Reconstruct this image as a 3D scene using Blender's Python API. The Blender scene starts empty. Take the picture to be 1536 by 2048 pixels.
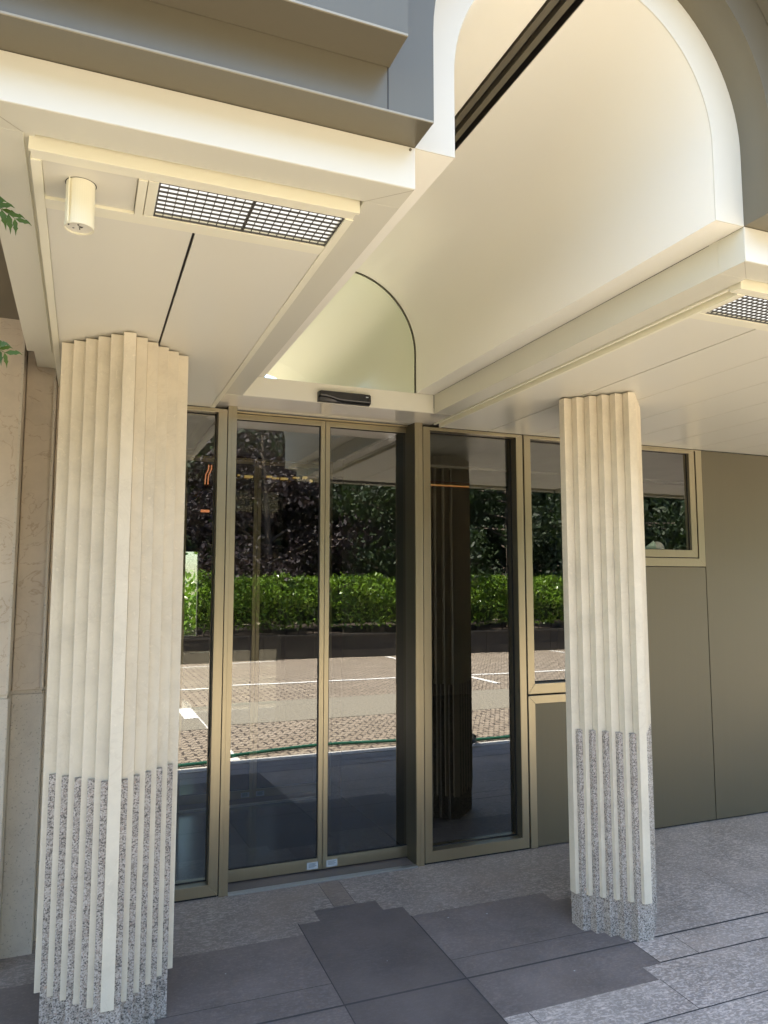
import bpy, bmesh, math, random
from math import sin, cos, pi, radians
from mathutils import Vector, Matrix

random.seed(7)
SC = bpy.context.scene
COL = SC.collection

# ------------------------------------------------------------------ camera
cam_d = bpy.data.cameras.new("camera")
cam = bpy.data.objects.new("camera", cam_d)
COL.objects.link(cam)
cam_d.sensor_fit = 'VERTICAL'
cam_d.sensor_height = 36.0
cam_d.lens = 1493.74 / 2048 * 36.0
cam_d.clip_start = 0.05
cam_d.clip_end = 1500
cam.location = (0, -4.0609, 1.6)
cam.rotation_mode = 'XYZ'
cam.rotation_euler = (radians(90 + 5.6505), radians(0.0), radians(-21.8654))
SC.camera = cam

# ------------------------------------------------------------------ light
SUN_EL, SUN_AZ = 62.0, 13.0            # from the left, a touch from behind the building
sv = Vector((-cos(radians(SUN_EL)) * cos(radians(SUN_AZ)),
             cos(radians(SUN_EL)) * sin(radians(SUN_AZ)), sin(radians(SUN_EL))))
sun_d = bpy.data.lights.new("sun", 'SUN')
sun_d.energy = 5.0
sun_d.angle = radians(0.5)
sun_d.color = (1.0, 0.95, 0.86)
sun = bpy.data.objects.new("sun", sun_d)
COL.objects.link(sun)
sun.rotation_euler = sv.to_track_quat('Z', 'Y').to_euler()
sun.location = (-20, 0, 40)

W = bpy.data.worlds.new("World")
SC.world = W
W.use_nodes = True
nt = W.node_tree
sky = nt.nodes.new("ShaderNodeTexSky")
sky.sky_type = 'NISHITA'
sky.sun_disc = False
sky.sun_elevation = radians(SUN_EL)
sky.sun_rotation = math.atan2(sv.x, sv.y)
nt.links.new(sky.outputs[0], nt.nodes["Background"].inputs[0])
nt.nodes["Background"].inputs[1].default_value = 0.10

SC.view_settings.view_transform = 'Standard'
SC.view_settings.look = 'None'
SC.view_settings.gamma = 1.0
SC.view_settings.exposure = 3.1
SC.render.engine = 'CYCLES'
SC.cycles.use_denoising = True
SC.cycles.max_bounces = 14
SC.cycles.diffuse_bounces = 8
SC.cycles.glossy_bounces = 6
SC.cycles.transmission_bounces = 8
SC.cycles.transparent_max_bounces = 16
SC.cycles.caustics_reflective = True
SC.cycles.caustics_refractive = False
SC.cycles.sample_clamp_indirect = 4.0

# ------------------------------------------------------------------ materials
def new_mat(name):
    m = bpy.data.materials.new(name)
    m.use_nodes = True
    t = m.node_tree
    return m, t, t.nodes["Principled BSDF"]

def N(t, kind, **kw):
    n = t.nodes.new(kind)
    for k, v in kw.items():
        if k in n.inputs:
            n.inputs[k].default_value = v
        else:
            setattr(n, k, v)
    return n

def coords(t, scale=(1, 1, 1), out='Object', rot=(0, 0, 0)):
    c = t.nodes.new("ShaderNodeTexCoord")
    m = t.nodes.new("ShaderNodeMapping")
    m.inputs['Scale'].default_value = scale
    m.inputs['Rotation'].default_value = rot
    t.links.new(c.outputs[out], m.inputs[0])
    return m.outputs[0]

def ramp(t, fac, stops, interp='LINEAR'):
    r = t.nodes.new("ShaderNodeValToRGB")
    r.color_ramp.interpolation = interp
    els = r.color_ramp.elements
    while len(els) < len(stops):
        els.new(0.5)
    for e, (p, c) in zip(els, stops):
        e.position = p
        e.color = (c[0], c[1], c[2], 1) if not isinstance(c, (int, float)) else (c, c, c, 1)
    t.links.new(fac, r.inputs[0])
    return r.outputs[0]

def mixc(t, fac, a, b, mode='MIX'):
    n = t.nodes.new("ShaderNodeMix")
    n.data_type = 'RGBA'
    n.blend_type = mode
    for key, val in ((0, fac), (6, a), (7, b)):
        if hasattr(val, 'is_linked'):
            t.links.new(val, n.inputs[key])
        elif isinstance(val, (int, float)):
            n.inputs[key].default_value = val if key == 0 else (val, val, val, 1)
        else:
            n.inputs[key].default_value = (*val, 1)
    return n.outputs[2]

def bump(t, b, height, strength=0.2, dist=0.002):
    n = N(t, "ShaderNodeBump", Strength=strength, Distance=dist)
    t.links.new(height, n.inputs['Height'])
    t.links.new(n.outputs[0], b.inputs['Normal'])

M = {}

def mat_plain(key, col, rough=0.5, metal=0.0, var=0.04, scale=3.0, spec=0.5, bump_s=0.0, bump_scale=60):
    m, t, b = new_mat(key)
    v = coords(t)
    n = N(t, "ShaderNodeTexNoise", Scale=scale, Detail=5.0, Roughness=0.6)
    t.links.new(v, n.inputs['Vector'])
    lo = [max(0, c * (1 - 2 * var)) for c in col]
    hi = [min(1, c * (1 + 2 * var)) for c in col]
    t.links.new(ramp(t, n.outputs[0], [(0.3, lo), (0.7, hi)]), b.inputs['Base Color'])
    b.inputs['Roughness'].default_value = rough
    b.inputs['Metallic'].default_value = metal
    b.inputs['Specular IOR Level'].default_value = spec
    if bump_s:
        n2 = N(t, "ShaderNodeTexNoise", Scale=bump_scale, Detail=3.0)
        t.links.new(v, n2.inputs['Vector'])
        bump(t, b, n2.outputs[0], bump_s)
    M[key] = m
    return m

def mat_paint(key, col, rough=0.3):
    """smooth stove-enamelled metal with a very broad tonal drift"""
    m, t, b = new_mat(key)
    n = N(t, "ShaderNodeTexNoise", Scale=0.8, Detail=0.0)
    t.links.new(coords(t), n.inputs['Vector'])
    t.links.new(ramp(t, n.outputs[0], [(0.0, [x * 0.96 for x in col]), (1.0, [min(1, x * 1.03) for x in col])]), b.inputs['Base Color'])
    b.inputs['Roughness'].default_value = rough
    M[key] = m
    return m

mat_paint('cream_paint', (0.66, 0.632, 0.518), 0.30)
mat_paint('vault_paint_lit', (0.86, 0.832, 0.715), 0.28)  # same cream paint, lightened to put missing bounce light into the vault
mat_paint('frame_paint_dim', (0.60, 0.578, 0.462), 0.30)  # same cream paint, darkened to offset stronger light on the outer strips
mat_paint('cream_panel_lit', (0.70, 0.672, 0.55), 0.30)  # same cream paint, lightened for the weaker light deeper in the porch
mat_paint('trim_paint', (0.78, 0.745, 0.57), 0.38)
mat_paint('header_paint', (0.60, 0.565, 0.475), 0.07)
def mat_bronze(key, col, rough, metal, streak=0.05, wave=0.0):
    m, t, b = new_mat(key)
    v = coords(t, (60, 60, 0.7))
    n = N(t, "ShaderNodeTexNoise", Scale=1.0, Detail=4.0)
    t.links.new(v, n.inputs['Vector'])
    v2 = coords(t)
    n3 = N(t, "ShaderNodeTexNoise", Scale=1.2, Detail=1.5)
    t.links.new(v2, n3.inputs['Vector'])
    c = ramp(t, n.outputs[0], [(0.3, [x * (1 - streak) for x in col]), (0.7, [x * (1 + streak) for x in col])])
    c2 = ramp(t, n3.outputs[0], [(0.3, 0.96), (0.7, 1.0)])
    t.links.new(mixc(t, 1.0, c, c2, 'MULTIPLY'), b.inputs['Base Color'])
    b.inputs['Metallic'].default_value = metal
    t.links.new(ramp(t, n3.outputs[0], [(0.3, rough * 0.93), (0.75, rough * 1.08)]), b.inputs['Roughness'])
    if wave:
        n4 = N(t, "ShaderNodeTexNoise", Scale=2.4, Detail=0.0)
        t.links.new(v2, n4.inputs['Vector'])
        bump(t, b, n4.outputs[0], wave, 0.02)
    M[key] = m

mat_bronze('moulding_paint', (0.165, 0.147, 0.102), 0.30, 0.35, 0.01)

mat_bronze('bronze', (0.395, 0.34, 0.225), 0.32, 0.88, 0.02)
mat_bronze('bronze_panel', (0.150, 0.131, 0.084), 0.44, 0.55, 0.012, 0.10)
mat_bronze('bead_or_highlight', (0.36, 0.32, 0.23), 0.4, 0.2, 0.02)  # paler colour painting the bright reflection along the moulding edges
mat_bronze('alu', (0.42, 0.42, 0.40), 0.35, 0.8)
mat_plain('gasket', (0.012, 0.011, 0.010), 0.6)
mat_plain('black_plastic', (0.018, 0.017, 0.016), 0.3)
mat_plain('grille_metal', (0.055, 0.05, 0.042), 0.45)
mat_plain('floor_joint', (0.075, 0.070, 0.066), 0.8)
mat_plain('reveal_bronze', (0.055, 0.048, 0.028), 0.4)  # darkened copy of the bronze, shade of the reveals put into colour
mat_plain('seam', (0.03, 0.028, 0.024), 0.7)
mat_plain('sticker', (0.40, 0.43, 0.44), 0.5)
mat_plain('print', (0.12, 0.15, 0.16), 0.6)
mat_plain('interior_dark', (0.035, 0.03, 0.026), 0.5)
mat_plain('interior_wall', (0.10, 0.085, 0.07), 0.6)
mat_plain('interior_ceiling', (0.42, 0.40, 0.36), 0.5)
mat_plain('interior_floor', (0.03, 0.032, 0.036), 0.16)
mat_plain('copper', (0.75, 0.30, 0.14), 0.2, 1.0)
mat_plain('brass', (0.72, 0.50, 0.16), 0.18, 1.0)
mat_plain('hose_green', (0.012, 0.095, 0.06), 0.4)
mat_plain('hose_black', (0.02, 0.022, 0.02), 0.4)
mat_plain('white_ceramic', (0.86, 0.88, 0.89), 0.15)
mat_plain('mint_card', (0.50, 0.68, 0.60), 0.6)
mat_plain('soil', (0.05, 0.035, 0.025), 0.95)
mat_plain('bark', (0.10, 0.075, 0.055), 0.9, var=0.2, scale=12, bump_s=0.6, bump_scale=30)
mat_plain('dark_stone', (0.034, 0.027, 0.020), 0.7, var=0.15, scale=6)
mat_plain('roofing', (0.2, 0.2, 0.2), 0.8)
mat_plain('white_line', (0.72, 0.70, 0.66), 0.7, var=0.1, scale=8)
mat_plain('kerb_stone', (0.62, 0.60, 0.55), 0.7, var=0.08, scale=15)

def mat_emit(key, col, s):
    m = bpy.data.materials.new(key)
    m.use_nodes = True
    t = m.node_tree
    t.nodes.remove(t.nodes["Principled BSDF"])
    e = N(t, "ShaderNodeEmission", Strength=s)
    v = coords(t)
    n = N(t, "ShaderNodeTexNoise", Scale=25.0)
    t.links.new(v, n.inputs['Vector'])
    t.links.new(ramp(t, n.outputs[0], [(0.3, [c * .85 for c in col]), (0.7, col)]), e.inputs[0])
    t.links.new(e.outputs[0], t.nodes["Material Output"].inputs[0])
    M[key] = m

mat_emit('lamp_white', (1.0, 0.96, 0.88), 0.16)
mat_emit('lamp_amber', (0.9, 0.60, 0.20), 0.12)
mat_emit('lamp_strip', (0.9, 0.42, 0.13), 0.075)
mat_emit('lamp_red', (1.0, 0.34, 0.14), 0.20)

def mat_glass(key, tint, r0, gcol=(0.95, 0.95, 0.93)):
    m = bpy.data.materials.new(key)
    m.use_nodes = True
    t = m.node_tree
    t.nodes.remove(t.nodes["Principled BSDF"])
    lw = N(t, "ShaderNodeLayerWeight")
    lw.inputs[0].default_value = 0.5
    p = N(t, "ShaderNodeMath", operation='POWER')
    p.inputs[1].default_value = 4.0
    t.links.new(lw.outputs['Facing'], p.inputs[0])
    mr = N(t, "ShaderNodeMapRange")
    mr.inputs['To Min'].default_value = r0
    mr.inputs['To Max'].default_value = 1.0
    t.links.new(p.outputs[0], mr.inputs[0])
    tr = N(t, "ShaderNodeBsdfTransparent")
    tr.inputs[0].default_value = (*tint, 1)
    gl = N(t, "ShaderNodeBsdfGlossy")
    gl.inputs[0].default_value = (*gcol, 1)
    gl.inputs['Roughness'].default_value = 0.0
    # gentle float-glass waviness
    v = coords(t)
    n = N(t, "ShaderNodeTexNoise", Scale=1.3, Detail=1.0)
    t.links.new(v, n.inputs['Vector'])
    bp = N(t, "ShaderNodeBump", Strength=0.035, Distance=0.01)
    t.links.new(n.outputs[0], bp.inputs['Height'])
    t.links.new(bp.outputs[0], gl.inputs['Normal'])
    mx = N(t, "ShaderNodeMixShader")
    t.links.new(mr.outputs[0], mx.inputs[0])
    t.links.new(tr.outputs[0], mx.inputs[1])
    t.links.new(gl.outputs[0], mx.inputs[2])
    t.links.new(mx.outputs[0], t.nodes["Material Output"].inputs[0])
    M[key] = m

mat_glass('tinted_glass', (0.62, 0.63, 0.58), 0.150)
mat_glass('window_glass', (0.86, 0.87, 0.84), 0.14)
mat_glass('clear_glass', (0.70, 0.72, 0.68), 0.14)
mat_glass('fanlight_glass', (0.62, 0.67, 0.50), 0.92, (0.91, 0.97, 0.83))

# marble of the columns and piers
def mat_marble(key, col, vein=0.25, pits=0.0, fleck=0.5):
    m, t, b = new_mat(key)
    v = coords(t)
    n = N(t, "ShaderNodeTexNoise", Scale=5.0, Detail=9.0, Roughness=0.66, Distortion=0.4)
    t.links.new(v, n.inputs['Vector'])
    c = ramp(t, n.outputs[0], [(0.25, [x * 0.84 for x in col]), (0.5, col), (0.75, [x * 1.10 for x in col])])
    # pale shell-like flecks
    f = N(t, "ShaderNodeTexNoise", Scale=42.0, Detail=4.0, Roughness=0.7, Distortion=1.5)
    t.links.new(v, f.inputs['Vector'])
    fm = ramp(t, f.outputs[0], [(0.60, 0.0), (0.72, 1.0)])
    fl = N(t, "ShaderNodeMath", operation='MULTIPLY')
    fl.inputs[1].default_value = fleck
    t.links.new(fm, fl.inputs[0])
    c = mixc(t, fl.outputs[0], c, [min(1, x * 1.22) for x in col])
    # thin wandering brown veins
    w = N(t, "ShaderNodeTexNoise", Scale=2.6, Detail=5.0, Roughness=0.55, Distortion=2.4)
    t.links.new(coords(t, (1, 1, 1.4), rot=(0.5, 0.3, 0)), w.inputs['Vector'])
    vm = ramp(t, w.outputs[0], [(0.488, 0.0), (0.50, 1.0), (0.512, 0.0)])
    vl = N(t, "ShaderNodeMath", operation='MULTIPLY')
    vl.inputs[1].default_value = vein
    t.links.new(vm, vl.inputs[0])
    c = mixc(t, vl.outputs[0], c, (col[0] * 0.55, col[1] * 0.42, col[2] * 0.32))
    if pits:
        p = N(t, "ShaderNodeTexNoise", Scale=120.0, Detail=2.0)
        t.links.new(v, p.inputs['Vector'])
        pm = ramp(t, p.outputs[0], [(0.30, 1.0), (0.38, 0.0)])
        pl = N(t, "ShaderNodeMath", operation='MULTIPLY')
        pl.inputs[1].default_value = pits
        t.links.new(pm, pl.inputs[0])
        c = mixc(t, pl.outputs[0], c, [x * 0.4 for x in col])
        bump(t, b, p.outputs[0], 0.25, 0.002)
    else:
        bump(t, b, f.outputs[0], 0.05, 0.002)
    t.links.new(c, b.inputs['Base Color'])
    b.inputs['Roughness'].default_value = 0.48
    M[key] = m

mat_marble('column_marble', (0.645, 0.572, 0.428), 0.10, 0, 0.6)
mat_marble('pier_marble', (0.58, 0.495, 0.375), 0.5, 0, 0.25)
mat_marble('pier_limestone', (0.56, 0.495, 0.385), 0.10, 0.6, 0.2)

def mat_granite(key):
    m, t, b = new_mat(key)
    v = coords(t)
    vo = N(t, "ShaderNodeTexVoronoi", Scale=230.0)
    t.links.new(v, vo.inputs['Vector'])
    sep = N(t, "ShaderNodeSeparateColor")
    t.links.new(vo.outputs['Color'], sep.inputs[0])
    c = ramp(t, sep.outputs[0], [(0.0, (0.13, 0.115, 0.097)), (0.14, (0.13, 0.115, 0.097)), (0.22, (0.30, 0.258, 0.212)),
                                 (0.50, (0.40, 0.35, 0.29)), (0.62, (0.50, 0.445, 0.375)), (0.90, (0.60, 0.54, 0.46)), (0.95, (0.42, 0.33, 0.27))])
    n = N(t, "ShaderNodeTexNoise", Scale=14.0, Detail=4.0)
    t.links.new(v, n.inputs['Vector'])
    c = mixc(t, 0.55, c, ramp(t, n.outputs[0], [(0.3, 0.62), (0.7, 1.0)]), 'MULTIPLY')
    n3 = N(t, "ShaderNodeTexNoise", Scale=22.0, Detail=2.0)
    t.links.new(v, n3.inputs['Vector'])
    c = mixc(t, ramp(t, n3.outputs[0], [(0.70, 0.0), (0.74, 0.7)]), c, (0.42, 0.30, 0.22))
    t.links.new(c, b.inputs['Base Color'])
    b.inputs['Roughness'].default_value = 0.55
    bump(t, b, sep.outputs[1], 0.15, 0.002)
    M[key] = m

mat_granite('granite')

def mat_slab(key, col, streak, speck):
    m, t, b = new_mat(key)
    v = coords(t)
    n = N(t, "ShaderNodeTexNoise", Scale=3.0, Detail=7.0, Roughness=0.65)
    t.links.new(v, n.inputs['Vector'])
    c = ramp(t, n.outputs[0], [(0.25, [x * 0.64 for x in col]), (0.52, col), (0.8, [x * 1.38 for x in col])])
    s = N(t, "ShaderNodeTexNoise", Scale=1.0, Detail=6.0, Roughness=0.7, Distortion=0.6)
    t.links.new(coords(t, (34, 95, 40), rot=(0, 0, 0.5)), s.inputs['Vector'])
    sm = ramp(t, s.outputs[0], [(0.48, 0.0), (0.68, streak)])
    lo = N(t, "ShaderNodeTexNoise", Scale=2.2, Detail=3.0)
    t.links.new(v, lo.inputs['Vector'])
    mm = N(t, "ShaderNodeMath", operation='MULTIPLY')
    t.links.new(sm, mm.inputs[0])
    t.links.new(ramp(t, lo.outputs[0], [(0.35, 0.35), (0.65, 1.0)]), mm.inputs[1])
    c = mixc(t, mm.outputs[0], c, [min(1, x * 2.5 + 0.05) for x in col])
    vo = N(t, "ShaderNodeTexVoronoi", Scale=130.0)
    t.links.new(v, vo.inputs['Vector'])
    sep = N(t, "ShaderNodeSeparateColor")
    t.links.new(vo.outputs['Color'], sep.inputs[0])
    sk = ramp(t, sep.outputs[0], [(0.80, 0.0), (0.86, speck)])
    c = mixc(t, sk, c, [min(1, x * 2.2 + 0.03) for x in col])
    # worn brownish patches
    br = N(t, "ShaderNodeTexNoise", Scale=1.4, Detail=4.0)
    t.links.new(v, br.inputs['Vector'])
    c = mixc(t, ramp(t, br.outputs[0], [(0.55, 0.0), (0.75, 0.35)]), c, (col[0] * 1.0, col[1] * 0.86, col[2] * 0.70))
    t.links.new(c, b.inputs['Base Color'])
    t.links.new(ramp(t, n.outputs[0], [(0.3, 0.42), (0.7, 0.62)]), b.inputs['Roughness'])
    bump(t, b, s.outputs[0], 0.25, 0.003)
    M[key] = m

mat_slab('slate_dark', (0.124, 0.105, 0.095), 0.12, 0.05)
mat_slab('slate_mid', (0.168, 0.142, 0.127), 0.22, 0.10)
mat_slab('quartzite', (0.335, 0.29, 0.25), 0.85, 0.35)
mat_slab('quartzite_shade', (0.215, 0.186, 0.162), 0.7, 0.3)  # darker quartzite copy: light falloff near the door put into colour
mat_slab('slate_brown', (0.20, 0.165, 0.138), 0.3, 0.1)
mat_slab('granite_kerb', (0.28, 0.26, 0.25), 0.3, 0.3)

def mat_cobble():
    m, t, b = new_mat('cobble')
    c0 = t.nodes.new("ShaderNodeTexCoord")
    nz = N(t, "ShaderNodeTexWave", Scale=4.3, Distortion=1.0)
    nz.bands_direction = 'X'
    t.links.new(c0.outputs['Object'], nz.inputs['Vector'])
    ad = N(t, "ShaderNodeVectorMath", operation='MULTIPLY_ADD')
    t.links.new(nz.outputs['Color'], ad.inputs[0])
    ad.inputs[1].default_value = (0.0, 0.05, 0.0)
    t.links.new(c0.outputs['Object'], ad.inputs[2])
    br = N(t, "ShaderNodeTexBrick", Scale=1.0)
    br.inputs['Color1'].default_value = (0.295, 0.237, 0.175, 1)
    br.inputs['Color2'].default_value = (0.365, 0.30, 0.228, 1)
    br.inputs['Mortar'].default_value = (0.075, 0.058, 0.045, 1)
    br.inputs['Mortar Size'].default_value = 0.016
    br.inputs['Brick Width'].default_value = 0.23
    br.inputs['Row Height'].default_value = 0.12
    t.links.new(ad.outputs[0], br.inputs['Vector'])
    n = N(t, "ShaderNodeTexNoise", Scale=2.5, Detail=8.0, Roughness=0.7)
    t.links.new(c0.outputs['Object'], n.inputs['Vector'])
    c = mixc(t, 0.8, br.outputs[0], ramp(t, n.outputs[0], [(0.3, 0.72), (0.7, 1.08)]), 'MULTIPLY')
    t.links.new(c, b.inputs['Base Color'])
    b.inputs['Roughness'].default_value = 0.85
    bump(t, b, br.outputs['Fac'], -0.5, 0.006)
    M['cobble'] = m

mat_cobble()
mat_plain('lane_gravel', (0.245, 0.218, 0.168), 0.9, var=0.26, scale=35, bump_s=0.5, bump_scale=90)
mat_plain('ground_earth', (0.16, 0.14, 0.09), 0.95, var=0.2, scale=0.6)

def mat_leaf(key, c1, c2, c3, gloss=0.35, transl=0.25):
    m, t, b = new_mat(key)
    oi = t.nodes.new("ShaderNodeObjectInfo")
    v = coords(t)
    n = N(t, "ShaderNodeTexNoise", Scale=1.4, Detail=3.0)
    t.links.new(v, n.inputs['Vector'])
    n2 = N(t, "ShaderNodeTexVoronoi", Scale=9.0)
    t.links.new(v, n2.inputs['Vector'])
    sep = N(t, "ShaderNodeSeparateColor")
    t.links.new(n2.outputs['Color'], sep.inputs[0])
    c = ramp(t, n.outputs[0], [(0.3, c1), (0.5, c2), (0.7, c3)])
    c = mixc(t, 0.35, c, ramp(t, sep.outputs[0], [(0.0, c1), (1.0, c3)]))
    t.links.new(c, b.inputs['Base Color'])
    b.inputs['Roughness'].default_value = gloss
    tr = N(t, "ShaderNodeBsdfTranslucent")
    t.links.new(mixc(t, 1.0, c, (1.3, 1.4, 0.7), 'MULTIPLY'), tr.inputs[0])
    mx = N(t, "ShaderNodeMixShader")
    mx.inputs[0].default_value = transl
    t.links.new(b.outputs[0], mx.inputs[1])
    t.links.new(tr.outputs[0], mx.inputs[2])
    t.links.new(mx.outputs[0], t.nodes["Material Output"].inputs[0])
    M[key] = m

mat_leaf('hedge_leaf', (0.075, 0.145, 0.015), (0.13, 0.225, 0.022), (0.20, 0.30, 0.035), 0.28)
mat_leaf('tree_leaf', (0.010, 0.018, 0.005), (0.018, 0.034, 0.008), (0.034, 0.060, 0.013), 0.6)
mat_leaf('purple_leaf', (0.014, 0.008, 0.009), (0.021, 0.011, 0.013), (0.034, 0.019, 0.021), 0.6)
mat_leaf('frond_leaf', (0.05, 0.105, 0.012), (0.075, 0.14, 0.018), (0.11, 0.18, 0.03), 0.45, 0.4)
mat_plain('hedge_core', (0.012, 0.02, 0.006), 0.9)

# ------------------------------------------------------------------ helpers
def wloc(o):
    v = Vector((0, 0, 0))
    while o is not None:
        v += o.location
        o = o.parent
    return v

class MB:
    def __init__(s):
        s.v, s.f, s.m = [], [], []
        s.cur = 0
    def quad(s, *pts):
        n = len(s.v)
        s.v += [tuple(p) for p in pts]
        s.f.append(tuple(range(n, n + len(pts))))
        s.m.append(s.cur)
    def box(s, x0, x1, y0, y1, z0, z1):
        n = len(s.v)
        s.v += [(x0, y0, z0), (x1, y0, z0), (x1, y1, z0), (x0, y1, z0), (x0, y0, z1), (x1, y0, z1), (x1, y1, z1), (x0, y1, z1)]
        for f in ((0, 3, 2, 1), (4, 5, 6, 7), (0, 1, 5, 4), (1, 2, 6, 5), (2, 3, 7, 6), (3, 0, 4, 7)):
            s.f.append(tuple(n + i for i in f)); s.m.append(s.cur)
    def prism(s, poly, lo, hi, axis):
        """polygon (2D list) extruded along axis 'z' (poly x,y), 'y' (poly x,z) or 'x' (poly y,z)"""
        def P(p, h):
            return (p[0], p[1], h) if axis == 'z' else ((p[0], h, p[1]) if axis == 'y' else (h, p[0], p[1]))
        n, k = len(s.v), len(poly)
        s.v += [P(p, lo) for p in poly] + [P(p, hi) for p in poly]
        s.f.append(tuple(range(n, n + k))); s.m.append(s.cur)
        s.f.append(tuple(range(n + 2 * k - 1, n + k - 1, -1))); s.m.append(s.cur)
        for i in range(k):
            j = (i + 1) % k
            s.f.append((n + j, n + i, n + k + i, n + k + j)); s.m.append(s.cur)
    def tube(s, pts, r, seg=10, cap=True):
        pts = [Vector(p) for p in pts]
        rs = r if isinstance(r, (list, tuple)) else [r] * len(pts)
        n0 = len(s.v)
        for i, p in enumerate(pts):
            d = (pts[min(i + 1, len(pts) - 1)] - pts[max(i - 1, 0)]).normalized()
            a = Vector((0, 0, 1)) if abs(d.z) < 0.9 else Vector((1, 0, 0))
            u = d.cross(a).normalized(); w = d.cross(u)
            for k in range(seg):
                an = 2 * pi * k / seg
                s.v.append(tuple(p + (u * cos(an) + w * sin(an)) * rs[i]))
        for i in range(len(pts) - 1):
            for k in range(seg):
                a = n0 + i * seg + k; b_ = n0 + i * seg + (k + 1) % seg
                s.f.append((a, b_, b_ + seg, a + seg)); s.m.append(s.cur)
        if cap:
            s.f.append(tuple(n0 + k for k in range(seg - 1, -1, -1))); s.m.append(s.cur)
            e = n0 + (len(pts) - 1) * seg
            s.f.append(tuple(e + k for k in range(seg))); s.m.append(s.cur)
    def build(s, name, mats, parent=None, smooth=None, bevel=0.0, fix=True):
        me = bpy.data.meshes.new(name)
        off = wloc(parent) if parent else Vector((0, 0, 0))
        me.from_pydata([(x - off.x, y - off.y, z - off.z) for x, y, z in s.v], [], s.f)
        if not isinstance(mats, (list, tuple)):
            mats = [mats]
        for m in mats:
            me.materials.append(M[m])
        for p, mi in zip(me.polygons, s.m):
            p.material_index = mi
        if fix:
            bm = bmesh.new(); bm.from_mesh(me)
            bmesh.ops.recalc_face_normals(bm, faces=bm.faces)
            if bevel:
                es = [e for e in bm.edges if len(e.link_faces) == 2 and e.calc_face_angle(0) > 0.6]
                bmesh.ops.bevel(bm, geom=es, offset=bevel, segments=2, affect='EDGES', profile=0.6)
            bm.to_mesh(me); bm.free()
        me.update()
        if smooth is not None:
            for p in me.polygons:
                p.use_smooth = True
            me.set_sharp_from_angle(angle=radians(smooth))
        o = bpy.data.objects.new(name, me)
        COL.objects.link(o)
        if parent:
            o.parent = parent
        return o

def tag(o, label=None, cat=None, group=None, kind=None):
    if label: o['label'] = label
    if cat: o['category'] = cat
    if group: o['group'] = group
    if kind: o['kind'] = kind
    return o

def thing(name, loc, label, cat, group=None):
    o = bpy.data.objects.new(name, None)
    o.empty_display_size = 0.1
    COL.objects.link(o)
    o.location = loc
    return tag(o, label, cat, group)

def copy_tree(o, parent=None):
    c = o.copy()
    COL.objects.link(c)
    c.parent = parent
    for ch in list(o.children):
        copy_tree(ch, c)
    return c

# ------------------------------------------------------------------ measured dimensions
HS = 2.5865          # underside of porch ceiling frame
ZSP = 2.6955         # vault spring line / top of fascia
FIELD = HS - 0.020   # underside of the hung ceiling fields
YF, YM1, YM2 = -2.439, -2.5484, -2.6586
YH = -0.2514         # door header fascia
XC, ZC, RI, RO, RM = 1.287, 2.925, 0.44, 0.5516, 0.667
XL, XR = XC - RO, XC + RO
Z2 = 2.804
SL = 0.045
def zf(y): return SL * min(y, 0.0)
YE = -3.16           # porch edge
ZP = zf(YE)          # plaza level
BX0, BX1 = -8.0, 14.0

# ------------------------------------------------------------------ ground
g = MB(); g.quad((-400, -400, ZP - 0.03), (400, -400, ZP - 0.03), (400, 400, ZP - 0.03), (-400, 400, ZP - 0.03))
tag(g.build('ground', 'ground_earth'), kind='structure')
g = MB(); g.quad((-30, -13.2, ZP - 0.004), (40, -13.2, ZP - 0.004), (40, YE - 0.10, ZP - 0.004), (-30, YE - 0.10, ZP - 0.004))
tag(g.build('plaza_paving', 'cobble'), kind='structure')
g = MB(); g.quad((-30, -7.05, ZP), (40, -7.05, ZP), (40, -5.3, ZP), (-30, -5.3, ZP))
tag(g.build('gravel_lane', 'lane_gravel'), kind='structure')
g = MB()
z = ZP + 0.004
g.quad((-30, -9.06, z), (40, -9.06, z), (40, -8.94, z), (-30, -8.94, z))
for x in (7.05, 11.85):
    g.quad((x - .06, -13.0, z + .002), (x + .06, -13.0, z + .002), (x + .06, -7.7 if x == 7.05 else -9.0, z + .002), (x - .06, -7.7 if x == 7.05 else -9.0, z + .002))
g.quad((1.30, -7.0, z), (1.50, -7.0, z), (1.50, -6.1, z), (1.30, -6.1, z))
g.quad((1.48, -6.1, z), (1.50, -6.1, z), (1.50, -4.3, z), (1.48, -4.3, z))
g.quad((1.38, -4.3, z), (1.53, -4.3, z), (1.53, -3.3, z), (1.38, -3.3, z))
g.quad((1.5, -12.45, z), (4.2, -12.95, z), (4.2, -12.85, z), (1.5, -12.35, z))
tag(g.build('parking_markings', 'white_line'), kind='structure')
g = MB(); g.box(BX0, 20, YE - 0.16, YE, ZP - 0.2, ZP + 0.006)
tag(g.build('kerb', 'kerb_stone'), kind='structure')

# porch floor: one sloping slab whose stones are cut by joints
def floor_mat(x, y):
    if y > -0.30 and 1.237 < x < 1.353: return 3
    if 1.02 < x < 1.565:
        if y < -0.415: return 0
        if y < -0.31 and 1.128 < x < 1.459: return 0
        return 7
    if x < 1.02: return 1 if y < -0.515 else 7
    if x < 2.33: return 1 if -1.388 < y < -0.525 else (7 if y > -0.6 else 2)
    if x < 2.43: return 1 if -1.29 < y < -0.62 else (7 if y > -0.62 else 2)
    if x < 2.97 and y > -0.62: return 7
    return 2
g = MB()
xs = sorted({BX0, -0.6, 0.2, 1.02, 1.128, 1.237, 1.353, 1.459, 1.565, 2.33, 2.43, 2.97, 3.2, 4.2, 5.4, BX1})
ys = sorted({YE, -2.9, -2.64, -1.95, -1.61, -1.388, -1.29, -1.10, -0.94, -0.62, -0.525, -0.515, -0.415, -0.31, -0.30, 0.0, 0.06})
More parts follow.
